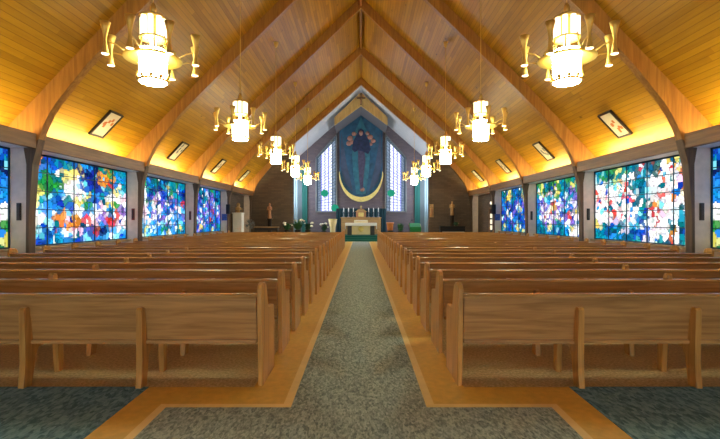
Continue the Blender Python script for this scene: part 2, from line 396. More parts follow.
# ------------------------------------------------------------------ stained glass windows
PAL = {'B': (18, 60, 165), 'b': (30, 130, 215), 'T': (12, 120, 140), 't': (10, 84, 110), 'G': (40, 130, 60), 'g': (20, 84, 60), 'W': (246, 248, 252),
       'C': (120, 215, 240), 'O': (240, 140, 50), 'R': (205, 50, 50), 'Y': (238, 214, 110), 'P': (240, 190, 205), 'N': (14, 30, 84), 'V': (120, 90, 190), 'K': (12, 18, 30),
       'A': (200, 150, 60)}
ART = {
 'L1': ["OOBTTBbNTGTT", "ORbBYYNBOOTb", "BbGTYWBNORbT", "bGGGWWbBBTYC", "CYGbWWYbTWWP", "GYbBTYGBPYGW", "BWbbBWbWWbPV", "WWWOPORWVRRW", "WOCROOWPbRWP", "GCBbWPBRNbWC", "bBbTbBCbbWCb"],
 'L2': ["GTTVgTNTTGTT", "TYGBTNTYTTbT", "bBWTNVBbGTBN", "YPWBVWBNPbTB", "TbWGPBVWBVbR", "BWPbWWVbBPWb", "bWPWVWbBWbVC", "VbWPWBVWbWbV", "BCbWbWCVWbCb", "TbYbWbGTbWYT", "bTbCbTbYWbTb"],
 'L3': ["TGTNTBVTGTBT", "BTVBTNWBVTbN", "TBbVNBTPVBNT", "YbWBVTBVbPTB", "BVRbBWVBVbWV", "VbBVWbVBRVbB", "bPVBbVWbVBPV", "VBbWVBbRVbBV", "BbNVbWBVNbBb", "TBbBYVbTBVGT", "BTbVBTbBYbBT"],
 'R1': ["TTGYTTRTRYTO", "TGtTTRTtORYT", "WWTYWTTWRWTO", "RWWWRTtWWWRT", "WWWWRWTWWROW", "RWRWWRTWROWT", "WRWWWWTOOWRR", "WWRRRWTRWWTR", "WWPWWWBWRWTR", "YTBtWTWWWTtt", "TBtTTBBWROTG", "TTbTtTWWTRTY"],
 'R2': ["GYTgGYTGTtGT", "YGTtYGTtYTgt", "TYGPtYTTVGTt", "bWVTWGBWTVAR", "BVWbRWVTWVbR", "TWVWAVWbVWPB", "bVWRVWBRWAVW", "TWRVWAWVRWVb", "bTVWVTbWVTRW", "tTbYTtTbYWtT", "TtTbTBTbWWBT"],
 'R3': ["TgtYTBTtYbTt", "tTYATtBtTTgt", "BTAYBtbBYTBt", "bBNbTBVbBtbB", "VbBVBbWBVbBT", "BbWNBVbYBbVB", "NBYbVBbBtVbB", "bVBWBbNBbBWb", "BtbBVBbtBNbB", "tYbBtbYTBbtB", "TbtBTbBtYbTt"],
 'X': ["NBTGBNTBGTNB", "BTGYBTNBTGBT", "TBbTNBTbGTBN", "bNWbTBbWbTBb", "CbWWbCbWCbWb", "TGYTGbTWTGTb", "RWPWRbWPWRbW", "ROWbRWbWOWRW", "bTGbWTGbTbWG", "GYTWGTCGTWTY", "TbGTbTGbTbGT"],
}
def glass_mesh(name, art, W, Hh, seed, nx=104, ny=60, nseed=620, flip=False, mirror_first=False):
    rng = np.random.default_rng(seed); s_right = art.startswith('R')
    rows = ART[art]; R = len(rows); Cn = len(rows[0])
    sx, sy = rng.random(nseed)*W, rng.random(nseed)*Hh
    cols = []
    for x, y in zip(sx, sy):
        u = x/W
        if flip: u = 1-u
        ci = int(np.clip(u*Cn+rng.normal(0, .25), 0, Cn-1)); ri = int(np.clip((1-y/Hh)*R+rng.normal(0, .25), 0, R-1))
        c = np.array(PAL[rows[ri][ci]], float)
        fu, fv = np.clip(u*Cn-.5, 0, Cn-1.001), np.clip((1-y/Hh)*R-.5, 0, R-1.001)
        iu, iv = int(fu), int(fv); au, av = fu-iu, fv-iv
        q = lambda r_, c_: np.array(PAL[rows[r_][c_]], float)
        sm = (q(iv, iu)*(1-au)+q(iv, iu+1)*au)*(1-av)+(q(iv+1, iu)*(1-au)+q(iv+1, iu+1)*au)*av
        c = .55*c+.45*sm
        k = rng.random()
        if s_right and rows[ri][ci] in 'RO' and rng.random() < .5: c = np.array(PAL['W'], float)
        if k < .10: c = np.array(PAL[rng.choice(list('bTBCWt'))], float)
        c = np.clip(c*rng.uniform(.82, 1.15)+rng.normal(0, 8, 3), 0, 255)
        cols.append(lin(c))
    cols = np.array(cols)
    gx, gy = np.meshgrid((np.arange(nx)+.5)/nx*W, (np.arange(ny)+.5)/ny*Hh)
    px, py = gx.ravel(), gy.ravel()
    d = (px[:, None]-sx[None])**2+((py[:, None]-sy[None])*1.0)**2
    two = np.partition(d, 1, axis=1)[:, :2]; idx = d.argmin(axis=1)
    fc = cols[idx].copy()
    edge = (np.sqrt(two[:, 1])-np.sqrt(two[:, 0])) < .014
    fc[edge] *= .55
    verts = [(x/nx*W, 0, z/ny*Hh) for z in range(ny+1) for x in range(nx+1)]
    faces = [(z*(nx+1)+x, z*(nx+1)+x+1, (z+1)*(nx+1)+x+1, (z+1)*(nx+1)+x) for z in range(ny) for x in range(nx)]
    me = bpy.data.meshes.new(name); me.from_pydata(verts, [], faces)
    at = me.color_attributes.new('pane_colour', 'FLOAT_COLOR', 'CORNER')
    arr = np.ones((len(faces), 4, 4), 'f'); arr[:, :, :3] = fc[:, None, :]
    at.data.foreach_set('color', arr.ravel())
    me.materials.append(M['glass'])
    return me

wi = 1
W, Hh = BAY-.23, 2.2
cache = {}
for s in (-1, 1):
    for n in range(-1, 5):
        art = {(-1, 2): 'L1', (-1, 3): 'L2', (-1, 4): 'L3', (1, 2): 'R1', (1, 3): 'R2', (1, 4): 'R3'}.get((s, n), 'X')
        y0 = n*BAY+.25
        root = bpy.data.objects.new('window_%d' % wi, None); C.objects.link(root); struct(root)
        root.location = (s*7.66, y0, .85); wi += 1
        # local x runs along +Y of the church
        root.rotation_euler = (0, 0, PI/2)
        key = (art, s) if art != 'X' else 'X'
        if key not in cache:
            cache[key] = glass_mesh('stained_glass', art, W, Hh, 11+wi, flip=(s > 0 and art != 'X'))
        g = bpy.data.objects.new('stained_glass', cache[key]); C.objects.link(g); g.parent = root; g.location = (0, -.02*s*0, 0)
        f = MB()
        f.box(0, W, -.03, .03, 0, .04); f.box(0, W, -.03, .03, Hh-.04, Hh); f.box(0, .04, -.03, .03, 0, Hh); f.box(W-.04, W, -.03, .03, 0, Hh)
        f.build('frame', 'lead', root)
        for k in range(1, 5):
            MB().box(0.03, W-.03, -.02, .02, Hh*k/5-.010, Hh*k/5+.010).build('glazing_bar', 'lead', root)
        for u in (.2, .42, .62, .82):
            MB().box(W*u-.010, W*u+.010, -.022, .022, .03, Hh-.03).build('mullion', 'lead', root)

# chancel slit windows
def slit_glass(s):
    nx, nz = 22, 92
    X0, X1 = 1.95, 3.5
    rng = np.random.default_rng(5)
    verts, faces, fcs = [], [], []
    def top(x): return EYE+4.9+(6.75-4.9)*(3.54-x)/(3.54-1.886)
    for j in range(nz+1):
        for i in range(nx+1):
            x = X0+(X1-X0)*i/nx
            z = 2.13+(top(x)-.05-2.13)*j/nz
            verts.append((s*x, 0, z))
    for j in range(nz):
        for i in range(nx):
            a = j*(nx+1)+i
            faces.append((a, a+1, a+nx+2, a+nx+1))
            core = 5 <= i <= 16
            c = (238, 244, 255) if core else (128, 146, 168)
            if i % 4 == 0: c = (92, 98, 190) if core else (70, 84, 104)
            elif j % 4 == 0: c = (136, 146, 206) if core else (92, 108, 128)
            elif rng.random() < .22: c = tuple(np.array(c)*.78)
            if j > nz-6 or i in (0, nx-1): c = (86, 100, 112) if (i+j) % 2 else (40, 48, 56)
            fcs.append([v*(1.05 if core else .7) for v in lin(c)])
    me = bpy.data.meshes.new('stained_glass'); me.from_pydata(verts, [], faces)
    at = me.color_attributes.new('pane_colour', 'FLOAT_COLOR', 'CORNER')
    arr = np.ones((len(faces), 4, 4), 'f'); arr[:, :, :3] = np.array(fcs)[:, None, :]
    at.data.foreach_set('color', arr.ravel()); me.materials.append(M['glass'])
    return me, top
for s in (-1, 1):
    root = bpy.data.objects.new('window_%d' % wi, None); C.objects.link(root); struct(root); wi += 1
    root.location = (0, YEND-.05, 0)
    me, top = slit_glass(s)
    g = bpy.data.objects.new('stained_glass', me); C.objects.link(g); g.parent = root
    f = MB()
    f.box(min(s*1.87, s*1.96), max(s*1.87, s*1.96), -.06, .04, 2.05, top(1.9))
    f.box(min(s*3.48, s*3.57), max(s*3.48, s*3.57), -.06, .04, 2.05, top(3.55))
    f.box(min(s*1.87, s*3.57), max(s*1.87, s*3.57), -.06, .04, 2.05, 2.14)
    f.prism([(s*1.87, top(1.87)), (s*3.57, top(3.57)), (s*3.57, top(3.57)-.12), (s*1.87, top(1.87)-.12)], 'y', -.06, .04)
    f.build('frame', 'greymetal', root)
    mm = MB()
    for (x, z) in ((2.85, 3.55), (2.05, 2.4)) if s < 0 else ((2.35, 3.55),):
        mm.ball((s*x, -.05, z), .15, (1, .25, 1), 8, 6)
        for k in range(7):
            a = k*2*PI/7
            mm.ball((s*x+.18*math.cos(a), -.05, z+.18*math.sin(a)), .14, (1, .25, .8), 8, 6)
    mm.build('green_flower', 'jadeglass' if 'jadeglass' in M else 'greencloth', root)
# daylight panes: unseen windows assumed in the chancel's side walls to light its ceiling
M['assumed_daylight'] = emit('assumed_daylight_pane', (222, 236, 255), 8)
for s in (-1, 1):
    root = bpy.data.objects.new('window_%d' % wi, None); C.objects.link(root); struct(root); wi += 1
    root.location = (s*5.7, 28.1, 2.4)
    MB().quad((0, 0, 0), (0, 4.5, 0), (0, 4.5, 3.1), (0, 0, 3.1)).build('pane', 'assumed_daylight', root)
    f = MB()
    for k in range(6): f.box(-.05, .05, k*.88, k*.88+.06, 0, 3.1)
    f.box(-.05, .05, 0, 4.5, 0, .06); f.box(-.05, .05, 0, 4.5, 3.04, 3.1)
    f.build('frame', 'greymetal', root)

# ------------------------------------------------------------------ floor
struct(MB().box(-7.95, 7.95, YB-.6, YEND+.3, -.1, 0).build('floor', 'floor'))
def floorpoly(pts, z, mat, name):
    m = MB(); m.prism(pts, 'z', 0.0, z); return m.build(name, mat)
CW, CA, YC, YR = 1.52, .535, 3.31, YB-.3
aisle = [(-CA, 28.0), (CA, 28.0), (CA, YC), (CW, YC), (CW, YR), (-CW, YR), (-CW, YC), (-CA, YC)]
tag(floorpoly(aisle, .010, 'carpet', 'aisle_carpet'), 'grey green mottled carpet running up the central aisle to the altar', 'carpet')
for s, side, k in ((-1, 'left', 1), (1, 'right', 2)):
    cr = [(s*CA, 28.0), (s*(CA+.07), 28.0), (s*(CA+.07), YC+.07), (s*(CW+.07), YC+.07), (s*(CW+.07), YR), (s*CW, YR), (s*CW, YC), (s*CA, YC)]
    struct(floorpoly(cr, .006, 'strip', 'trim_%d' % (130+k)))
    tn = [(s*(CA+.07), 28.0), (s*.93, 28.0), (s*.93, 3.72), (s*1.86, 3.72), (s*1.86, YR), (s*(CW+.07), YR), (s*(CW+.07), YC+.07), (s*(CA+.07), YC+.07)]
    struct(floorpoly(tn, .005, 'tan', 'trim_%d' % (132+k)))
    sc = [(s*1.86, 3.72), (s*7.2, 3.72), (s*7.2, YR), (s*1.86, YR)]
    tag(floorpoly(sc, .010, 'carpet_side', 'floor_carpet'), 'dark teal mottled carpet behind the last pew on the %s' % side, 'carpet')
# chancel steps
st = MB().box(-5.5, 5.5, 28.35, 32.9, 0, .12).build('platform_step', 'green')
tag(st, 'lowest wide step carpeted in green below the altar', 'step')
st = MB().box(-5.45, 5.45, 28.85, 32.9, .12, .24).build('platform_step', 'green')
tag(st, 'middle wide step carpeted in green below the altar', 'step')
st = MB().box(-5.4, 5.4, 29.35, 32.9, .24, .36).build('platform_step', 'green')
tag(st, 'top green carpeted platform that the altar stands on', 'step')

# ------------------------------------------------------------------ pews
def make_pew():
    L = 6.05; h = L/2
    t = thing('church_pew', (0, 0, 0), '', 'pew')
    MB().box(-h+.04, h-.04, .07, .47, .415, .445, .008).build('seat', 'pew', t)
    # leaning back board
    MB().prism([(.035, .40), (.075, .40), (.030, .80), (-.01, .80)], 'x', -h+.04, h-.04).build('back_panel', 'pew', t)
    MB().prism([(-.028, .79), (.045, .79), (.05, .812), (.03, .828), (-.012, .828), (-.032, .812)], 'x', -h+.02, h-.02).build('top_rail', 'rail', t)
    MB().box(-h+.04, h-.04, .012, .06, .375, .41, .006).build('bottom_rail', 'pew', t)
    end = [(0, 0), (.5, 0), (.5, .60), (.485, .635), (.45, .65), (.24, .65), (.205, .68), (.17, .84), (.15, .885), (.10, .915), (.03, .925), (-.025, .91), (-.045, .875), (-.02, .45)]
    for s in (-1, 1):
        MB().prism(end, 'x', s*h-.022, s*h+.022, .009).build('end_panel', 'pew_end', t)
    arm = [(.06, .445), (.46, .445), (.47, .58), (.44, .62), (.2, .62), (.10, .68), (.075, .86), (.06, .885), (.02, .89), (.0, .87), (-.005, .8)]
    MB().prism(arm, 'x', -.028, .028, .008).build('divider', 'pew_end', t)
    leg = [(-.075, 0), (.03, 0), (.045, .12), (.06, .26), (.10, .33), (.26, .345), (.345, .33), (.36, 0), (.425, 0), (.43, .40), (.04, .40), (.0, .69), (-.02, .712), (-.05, .712), (-.066, .69), (-.055, .45), (-.05, .25), (-.058, .12)]
    for x in (-1.545, -.515, .515, 1.545):
        o = MB().prism(leg, 'x', -.026, .026, .006).build('leg', 'pew_end', t); o.location.x = x
    return t
pew0 = make_pew()
ords = ['nearest', 'second', 'third', 'fourth', 'fifth', 'sixth', 'seventh', 'eighth', 'ninth', 'tenth', 'eleventh', 'twelfth', 'thirteenth', 'fourteenth', 'fifteenth',
        'sixteenth', 'seventeenth', 'eighteenth', 'nineteenth', 'twentieth', 'last']
first = True
for s, side in ((-1, 'left'), (1, 'right')):
    for k in range(21):
        o = pew0 if first else copy_tree(pew0)
        first = False
        o.location = (s*(.90+6.05/2)+(.02 if s < 0 else 0), 3.75+.912*k, 0)
        spots = [-1.97, -.94, .475, 1.9]
        for ch in o.children:
            if ch.name.startswith('leg'): ch.location.x = s*spots.pop()
            if ch.name.startswith('divider'):
                ch.location.z = 0 if k < 7 else -.05
                ch.location.x = s*(min(.1*(k-1.5), .35)-.425)
        if k == 0: lb = 'honey oak pew with its bare back fully in view, front right of the picture' if s > 0 else 'honey oak pew with its bare back fully in view, front left of the picture'
        elif k == 20: lb = 'honey oak pew on the %s of the aisle, closest to the altar' % side
        else: lb = 'honey oak pew on the %s of the aisle, %s from the camera' % (side, ords[k])
        o['label'] = lb; o['group'] = 'pews on the %s of the aisle' % side

# ------------------------------------------------------------------ chandeliers
def make_chandelier():
    t = thing('chandelier', (0, 0, 0), '', 'chandelier')     # origin at the dish centre
    MB().tube([(0, 0, .8), (0, 0, 4.1)], .009, 6).build('hanging_rod', 'brass', t)
    c = MB().lathe([(.015, 3.9), (.06, 3.95), (.09, 4.08), (.09, 4.1)], n=16).build('ceiling_rose', 'brass', t)
    MB().lathe([(.03, .82), (.05, .74), (.035, .67)], n=12).build('finial', 'brass', t)
    # white tubes of the upper cluster
    for k in range(8):
        a = k*PI/4+.2
        q = MB().lathe([(.034, .29), (.038, .31), (.038, .59), (.034, .61)], .15*math.cos(a), .145*math.sin(a), 10).build('lamp_tube', 'tube', t)
    MB().lathe([(.07, .28), (.085, .29), (.085, .66), (.07, .68)], n=16).build('inner_tube', 'brass', t)
    for z in (.285, .60):
        MB().lathe([(.085, z), (.195, z), (.195, z+.018), (.085, z+.018)], n=24, cap=False).build('cluster_ring', 'brass', t)
    MB().lathe([(.045, .0), (.05, .1), (.045, .34)], n=14).build('stem', 'tube', t)
    sp = MB()
    for k in range(6):
        a = k*PI/3
        sp.tube([(.17*math.cos(a), .17*math.sin(a), .34), (.2*math.cos(a), .2*math.sin(a), .15), (.26*math.cos(a), .26*math.sin(a), .02)], .01, 6)
    sp.build('support_rod', 'brass', t)
    MB().lathe([(.20, .02), (.405, -.03), (.415, -.01), (.40, .0), (.20, .05)], n=40, cap=False).build('dish', 'brass_dish', t)
    MB().lathe([(.185, -.375), (.195, -.36), (.195, .10), (.18, .12), (.0001, .12)], n=28).build('glass_cylinder', 'lamp', t)
    b = MB().lathe([(.19, -.36), (.222, -.36), (.222, -.335), (.19, -.335)], n=28, cap=False)
    b.build('band', 'brass', t)
    for k in range(10):
        a = k*PI/5; MB().ball((.215*math.cos(a), .215*math.sin(a), -.305), .03, u=8, v=6).build('bead', 'brass', t)
    for k in range(8):
        a = k*PI/4; x, y = .64*math.cos(a), .64*math.sin(a)
        MB().tube([(.38*math.cos(a), .38*math.sin(a), -.01), (.5*math.cos(a), .5*math.sin(a), .06), (.6*math.cos(a), .6*math.sin(a), .08)], .011, 6).build('arm', 'brass', t)
        cup = MB().lathe([(.052, -.11), (.034, -.03), (.024, .05), (.022, .10), (.03, .17), (.05, .26), (.07, .34), (.066, .34), (.03, .2)], x, y, 16, cap=False).build('cone_lamp', 'brass', t)
        MB().lathe([(.0005, -.122), (.03, -.118), (.05, -.108), (.03, -.09)], x, y, 14).build('bulb', 'bulb', cup)
    return t
ch0 = make_chandelier()
cords = ['nearest', 'second', 'third', 'fourth', 'fifth']
first = True
for s, side in ((-1, 'left'), (1, 'right')):
    for k in range(0, 5):
        o = ch0 if first else copy_tree(ch0)
        first = False
        o.location = (s*3.13, 6.36+BAY*k, EYE+2.44)
        o['group'] = 'chandeliers hung on the %s' % side
        if k == 0: lb = 'largest brass chandelier with white lit cylinder, top %s of the picture' % side
        elif k == 4: lb = 'smallest brass chandelier on the %s, hanging closest to the altar' % side
        else: lb = 'lit brass chandelier with cone lamps, %s from the camera on the %s' % (cords[k], side)
        o['label'] = lb

# ------------------------------------------------------------------ framed panels on the sloping ceiling
for s, side in ((-1, 'left'), (1, 'right')):
    for n in range(2, 6):
        yc = n*BAY+2.5
        # slope direction from the eave to the kink
        e = Vector((CE[0], CE[1])); kx = Vector((CK[0], CK[1])); d = (kx-e).normalized()
        p = e+d*.98
        t = thing('framed_panel', (s*p.x, yc, p.y+EYE), '', 'panel', 'framed panels on the %s ceiling slope' % side)
        ang = math.atan2(d.y, -d.x)            # steepness
        t.rotation_euler = (0, s*ang, 0)
        w, l = .30, .44
        f = MB()
        for (a, b_, c, dd) in ((-l, l, -w, -w+.045), (-l, l, w-.045, w), (-l, -l+.045, -w, w), (l-.045, l, -w, w)):
            f.box(a, b_, c, dd, -.075, -.015)
        f.build('frame', 'darkwood', t)
        MB().box(-l+.04, l-.04, -w+.04, w-.04, -.05, -.02).build('sheet', 'paper', t)
        pm = MB()
        random.seed(n*10+s)
        for q in range(7):
            a, b_ = random.uniform(-.1, .32)*(1 if s > 0 else 1), random.uniform(-.17, .17)
            pm.box(a-.05, a+.05, b_-.04, b_+.04, -.055, -.045)
        pm.build('printed_figure', 'terracotta' if n == 2 else 'greymetal', t)
        t['label'] = 'pale dark framed panel on the %s ceiling slope, %s from the camera' % (side, ['nearest', 'second', 'third', 'farthest'][n-2])

# plaques on the piers
for s, side in ((-1, 'left'), (1, 'right')):
    for n in range(2, 6):
        y = n*BAY+.03
        mat = {2: 'darkwood', 3: 'redsign' if s < 0 else 'iron', 4: 'redsign' if s < 0 else 'darkwood', 5: 'bluesign'}[n]
        t = thing('wall_plaque', (s*7.43, y, EYE), '', 'plaque', 'plaques on the %s piers' % side)
        if n < 5:
            MB().box(-.045, .045, -.05, .0, -.02, .36, .008).build('board', mat, t)
            MB().box(-.025, .025, -.058, -.048, .03, .31).build('relief', 'darkwood', t)
        else:
            MB().box(-.14, .14, -.05, .0, -.05, .3, .01).build('board', mat, t)
            MB().box(-.12, .12, -.03, .0, -.75, -.06, .005).build('lower_sheet', 'paper', t)
        t['label'] = {2: 'dark narrow plaque on the nearest pier in view on the %s', 3: 'small narrow plaque on the second pier on the %s', 4: 'small plaque on the third pier on the %s',
                      5: 'blue square plaque over a pale sheet on the farthest pier on the %s'}[n] % side
    t = tag(MB().box(s*7.18-.1, s*7.18+.1, 5*BAY-.22, 5*BAY-.01, EYE+.3, EYE+.82, .02).build('wall_speaker', 'iron'),
            'black box loudspeaker high on the farthest pier on the %s' % side, 'loudspeaker')

# ------------------------------------------------------------------ chancel: canopy, cross, mural, swag
can = thing('canopy', (0, 30.0, EYE), 'tan gabled wooden canopy projecting above the blue mural', 'canopy')
for s in (-1, 1):
    MB().prism([(0, 9.1), (s*1.9, 7.3), (s*1.9, 6.72), (0, 8.12)], 'y', 0, .12).build('fascia_board', 'tanplaster', can)
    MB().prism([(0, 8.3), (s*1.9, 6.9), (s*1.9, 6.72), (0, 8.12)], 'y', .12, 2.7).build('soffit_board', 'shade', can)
cr = thing('crucifix', (0, 29.93, EYE+8.16), 'dark cross with a small figure, fixed at the peak of the tan canopy', 'cross')
MB().box(-.05, .05, -.03, .03, 0, .85, .008).build('upright', 'darkwood', cr)
MB().box(-.3, .3, -.03, .03, .46, .56, .008).build('crossbar', 'darkwood', cr)
MB().tube([(0, -.05, .06), (0, -.06, .3), (0, -.05, .52)], [.03, .05, .06], 8).ball((0, -.06, .62), .055).tube([(-.26, -.05, .52), (0, -.05, .48), (.26, -.05, .52)], .02, 6).build('figure', 'statue', cr)

mu = thing('mural', (0, YEND-.12, EYE), 'tall pointed blue mural of a robed figure on the chancel wall', 'mural')
# backing panel: pointed at the top, U shaped at the bottom
def ucurve(hw, zt, zb, n=20):
    return [(hw*math.cos(PI+PI*i/n), zt+(zt-zb)*math.sin(PI+PI*i/n)) for i in range(n+1)]
panel = [(1.68, 7.25), (0, 8.45), (-1.68, 7.25)]+ucurve(1.68, 3.7, 1.6)
MB().prism(panel, 'y', 0, .11).build('backing', 'muralblue', mu)
for s in (-1, 1):
    MB().prism([(s*1.55, 6.9), (s*1.62, 4.2), (s*1.3, 2.9), (s*.62, 2.2), (s*1.1, 4.2)], 'y', -.02, .0).build('side_field', 'muralgrey', mu)
MB().prism([(-.75, 6.2), (0, 8.0), (.75, 6.2), (.62, 3.6), (.36, 2.0), (-.36, 2.0), (-.62, 3.6)], 'y', -.03, -.005).build('glow_field', 'muralteal', mu)
rb = MB().prism([(-.2, 7.0), (-.34, 6.6), (-.62, 6.1), (-.72, 5.5), (-.5, 5.25), (-.25, 5.4), (.22, 5.3), (.55, 5.1), (.76, 5.5), (.62, 6.2), (.3, 6.7), (.2, 7.0), (0, 7.12)], 'y', -.07, -.025).build('robe', 'robe', mu)
MB().prism([(-.24, 5.45), (.26, 5.35), (.34, 4.6), (.2, 3.4), (.16, 2.5), (-.04, 2.3), (-.14, 3.2), (-.22, 4.5)], 'y', -.06, -.025).build('lower_robe', 'robe2', mu)
MB().ball((.0, -.06, 6.75), .19, (.8, .3, 1.1)).build('face', 'flesh', mu)
for (x, z, r) in ((-.85, 6.35, .24), (-.55, 6.7, .2), (-.95, 5.95, .22), (.7, 6.45, .24), (.95, 6.15, .2), (.5, 6.75, .17), (-.72, 6.05, .2), (.1, 2.35, .2), (.75, 5.9, .16)):
    MB().ball((x, -.02, z), r, (1, .25, .85), 10, 6).build('small_figure', 'flesh', mu)
sw = thing('hanging_swag', (0, YEND-.16, EYE), 'pale gold crescent swag curving under the blue mural', 'ornament')
outer = ucurve(1.72, 3.6, 1.38, 28); inner = ucurve(1.66, 3.75, 1.75, 28)
MB().prism(outer+inner[::-1], 'y', -.16, -.02).build('crescent', 'gold', sw)

# ------------------------------------------------------------------ altar area
bd = MB()
npl = 36
pts = []
for i in range(npl+1):
    x = -1.95+3.9*i/npl; pts.append((x, YEND-.14-.05*(i % 2)))
pts += [(1.95, YEND-.05), (-1.95, YEND-.05)]
bd.prism(pts, 'z', .36, EYE+.86)
tag(bd.build('drape', 'tealdrape'), 'dark teal pleated drape on the wall behind the altar', 'drape')

ra = thing('back_altar', (0, 32.1, .36), 'long oak altar against the dark drape, holding candlesticks', 'altar')
MB().box(-1.5, 1.5, -.3, .3, 0, 1.22, .02).build('body', 'altarwood', ra)
MB().box(-1.55, 1.55, -.34, .34, 1.22, 1.30, .012).build('top_slab', 'altarwood', ra)
for x in (-1.0, 0, 1.0):
    MB().box(x-.42, x+.42, -.32, -.295, .12, 1.1, .008).build('front_panel', 'altarwood', ra)
tb = thing('tabernacle', (0, 32.1, 1.66), 'brown gabled tabernacle in the middle of the back altar', 'tabernacle')
MB().box(-.38, .38, -.22, .22, 0, .42, .015).build('body', 'statue', tb)
MB().prism([(-.45, .42), (.45, .42), (.2, .62), (0, .68), (-.2, .62)], 'y', -.26, .26).build('roof', 'altarwood', tb)
MB().box(-.2, .2, -.24, -.215, .05, .36, .01).build('door', 'gold', tb)
MB().box(-.02, .02, -.02, .02, .66, .9).box(-.08, .08, -.02, .02, .78, .82).build('cross', 'gold', tb)
for i, x in enumerate((-1.32, -.95, -.58, .58, .95, 1.32)):
    t = thing('candlestick', (x, 32.05, 1.66), 'tall pale candlestick on the back altar, %s' % ['far left', 'second from left', 'just left of the tabernacle', 'just right of the tabernacle', 'second from right', 'far right'][i], 'candlestick', 'candlesticks on the back altar')
    MB().lathe([(.11, 0), (.11, .03), (.04, .08), (.03, .16), (.05, .2), (.028, .25), (.028, .36), (.07, .40), (.07, .42)], n=12).build('base', 'greymetal', t)
    MB().lathe([(.032, .42), (.032, .70), (.008, .72)], n=10).build('candle', 'white', t)
al = thing('altar', (0, 30.4, .36), 'low altar table with white cloth and cream front, above green steps', 'altar')
MB().box(-1.0, 1.0, -.36, .36, .78, .86, .01).build('table_top', 'altarwood', al)
for x in (-.82, .82):
    MB().box(x-.16, x+.16, -.28, .28, 0, .78, .015).build('support', 'darkwood', al)
MB().box(-.66, .66, -.33, -.27, .05, .78, .01).build('front_panel', 'cream', al)
mdl = MB().lathe([(.0005, -.0), (.2, 0), (.2, .02), (.0005, .02)], n=20).build('medallion', 'gold', al)
mdl.rotation_euler = (PI/2, 0, 0); mdl.location = (0, -.325, .45)
cl = MB().box(-1.13, 1.13, -.42, .42, .86, .89, .008); cl.box(-1.13, 1.13, -.43, -.405, .68, .88); cl.box(-1.14, -1.11, -.42, .42, .45, .88); cl.box(1.11, 1.14, -.42, .42, .45, .88)
clo = cl.build('altar_cloth', 'white'); clo.location = al.location
tag(clo, 'white linen cloth spread over the low altar table', 'cloth')
ms = thing('missal_stand', (0, 30.45, 1.255), 'pale book rest lying on the white altar cloth', 'book stand')
MB().prism([(-.16, 0), (.16, 0), (.16, .2), (.14, .2), (-.16, .04)], 'x', -.5, .5).build('rest', 'cream', ms)
MB().box(-.42, .42, -.12, .12, .14, .17).build('open_book', 'white', ms)

pl = thing('pedestal', (-2.0, 29.7, .36), 'cream flared pedestal standing left of the altar', 'pedestal')
MB().lathe([(.20, 0), (.22, .04), (.17, .1), (.2, .6), (.28, .9), (.30, 1.1), (.27, 1.12)], n=8).build('shaft', 'cream', pl)
MB().lathe([(.31, 1.1), (.31, 1.16), (.2, 1.17)], n=8).build('rim', 'gold', pl)
fp = thing('flower_pot', (2.05, 29.6, .36), 'orange terracotta pot on a dark plinth right of the altar', 'pot')
MB().box(-.2, .2, -.2, .2, 0, .36, .02).build('plinth', 'darkwood', fp)
MB().lathe([(.18, .36), (.2, .4), (.24, .82), (.27, .84), (.27, .92), (.23, .92), (.2, .5)], n=20).build('pot', 'terracotta', fp)

def plant(name, loc, label, r, h, nleaf, seed, flowers=0, pot=True, mat='leaf'):
    rr = random.Random(seed)
    t = thing(name, loc, label, 'plant', 'plants around the chancel')
    if pot:
        MB().lathe([(.13, 0), (.15, .02), (.2, .3), (.21, .32), (.18, .32)], n=14).build('pot', 'darkwood', t)
    m = MB()
    for i in range(nleaf):
        a = rr.uniform(0, 2*PI); e = rr.uniform(.1, 1.4); q = rr.uniform(.5, 1)
        p0 = Vector((.08*math.cos(a), .08*math.sin(a), .3 if pot else 0))
        tip = Vector((r*q*math.cos(a)*math.cos(e*.8), r*q*math.sin(a)*math.cos(e*.8), (.3 if pot else 0)+h*q*math.sin(e*.75)+.05))
        side = Vector((-math.sin(a), math.cos(a), 0))*rr.uniform(.04, .09)
        mid = (p0+tip)/2+Vector((0, 0, .12))
        m.quad(p0, mid-side, tip, mid+side)
    m.build('foliage', mat, t)
    if flowers:
        f = MB()
        for i in range(flowers):
            a = rr.uniform(0, 2*PI); q = rr.uniform(.3, .95)
            f.ball((r*q*math.cos(a), r*q*math.sin(a), (.3 if pot else 0)+h*rr.uniform(.45, .85)), rr.uniform(.06, .11), (1, 1, .7), 8, 5)
        f.build('blossoms', 'petal', t)
    return t
tbl = thing('flower_table', (-4.05, 26.2, 0), 'low dark table under the potted plants left of the chancel', 'table')
MB().box(-1.0, 1.0, -.28, .28, .48, .53, .01).build('table_top', 'darkwood', tbl)
for sx in (-.9, .9):
    for sy in (-.22, .22):
        MB().box(sx-.03, sx+.03, sy-.03, sy+.03, 0, .48).build('leg', 'darkwood', tbl)
plant('potted_plant', (-4.6, 26.2, .53), 'potted plant with cream blossoms, left end of the dark table', .45, .55, 46, 1, 5)
plant('potted_plant', (-3.95, 26.2, .53), 'tallest potted plant with pale blossoms, middle of the dark table', .5, .85, 70, 2, 5)
plant('potted_plant', (-3.3, 26.2, .53), 'dark leafed potted plant, right end of the dark table', .45, .55, 50, 3, 4, mat='leaf2')
plant('potted_plant', (-2.6, 29.4, .36), 'low potted plant with pale flowers beside the cream pedestal', .4, .65, 40, 4, 4, mat='leaf2')
plant('potted_plant', (2.75, 29.5, .36), 'leafy green plant standing right of the orange pot', .42, .75, 46, 5, 0)
plant('potted_plant', (6.0, 26.5, 1.08), 'small dark plant on top of the black piano', .3, .3, 30, 6, 0, pot=False, mat='leaf2')

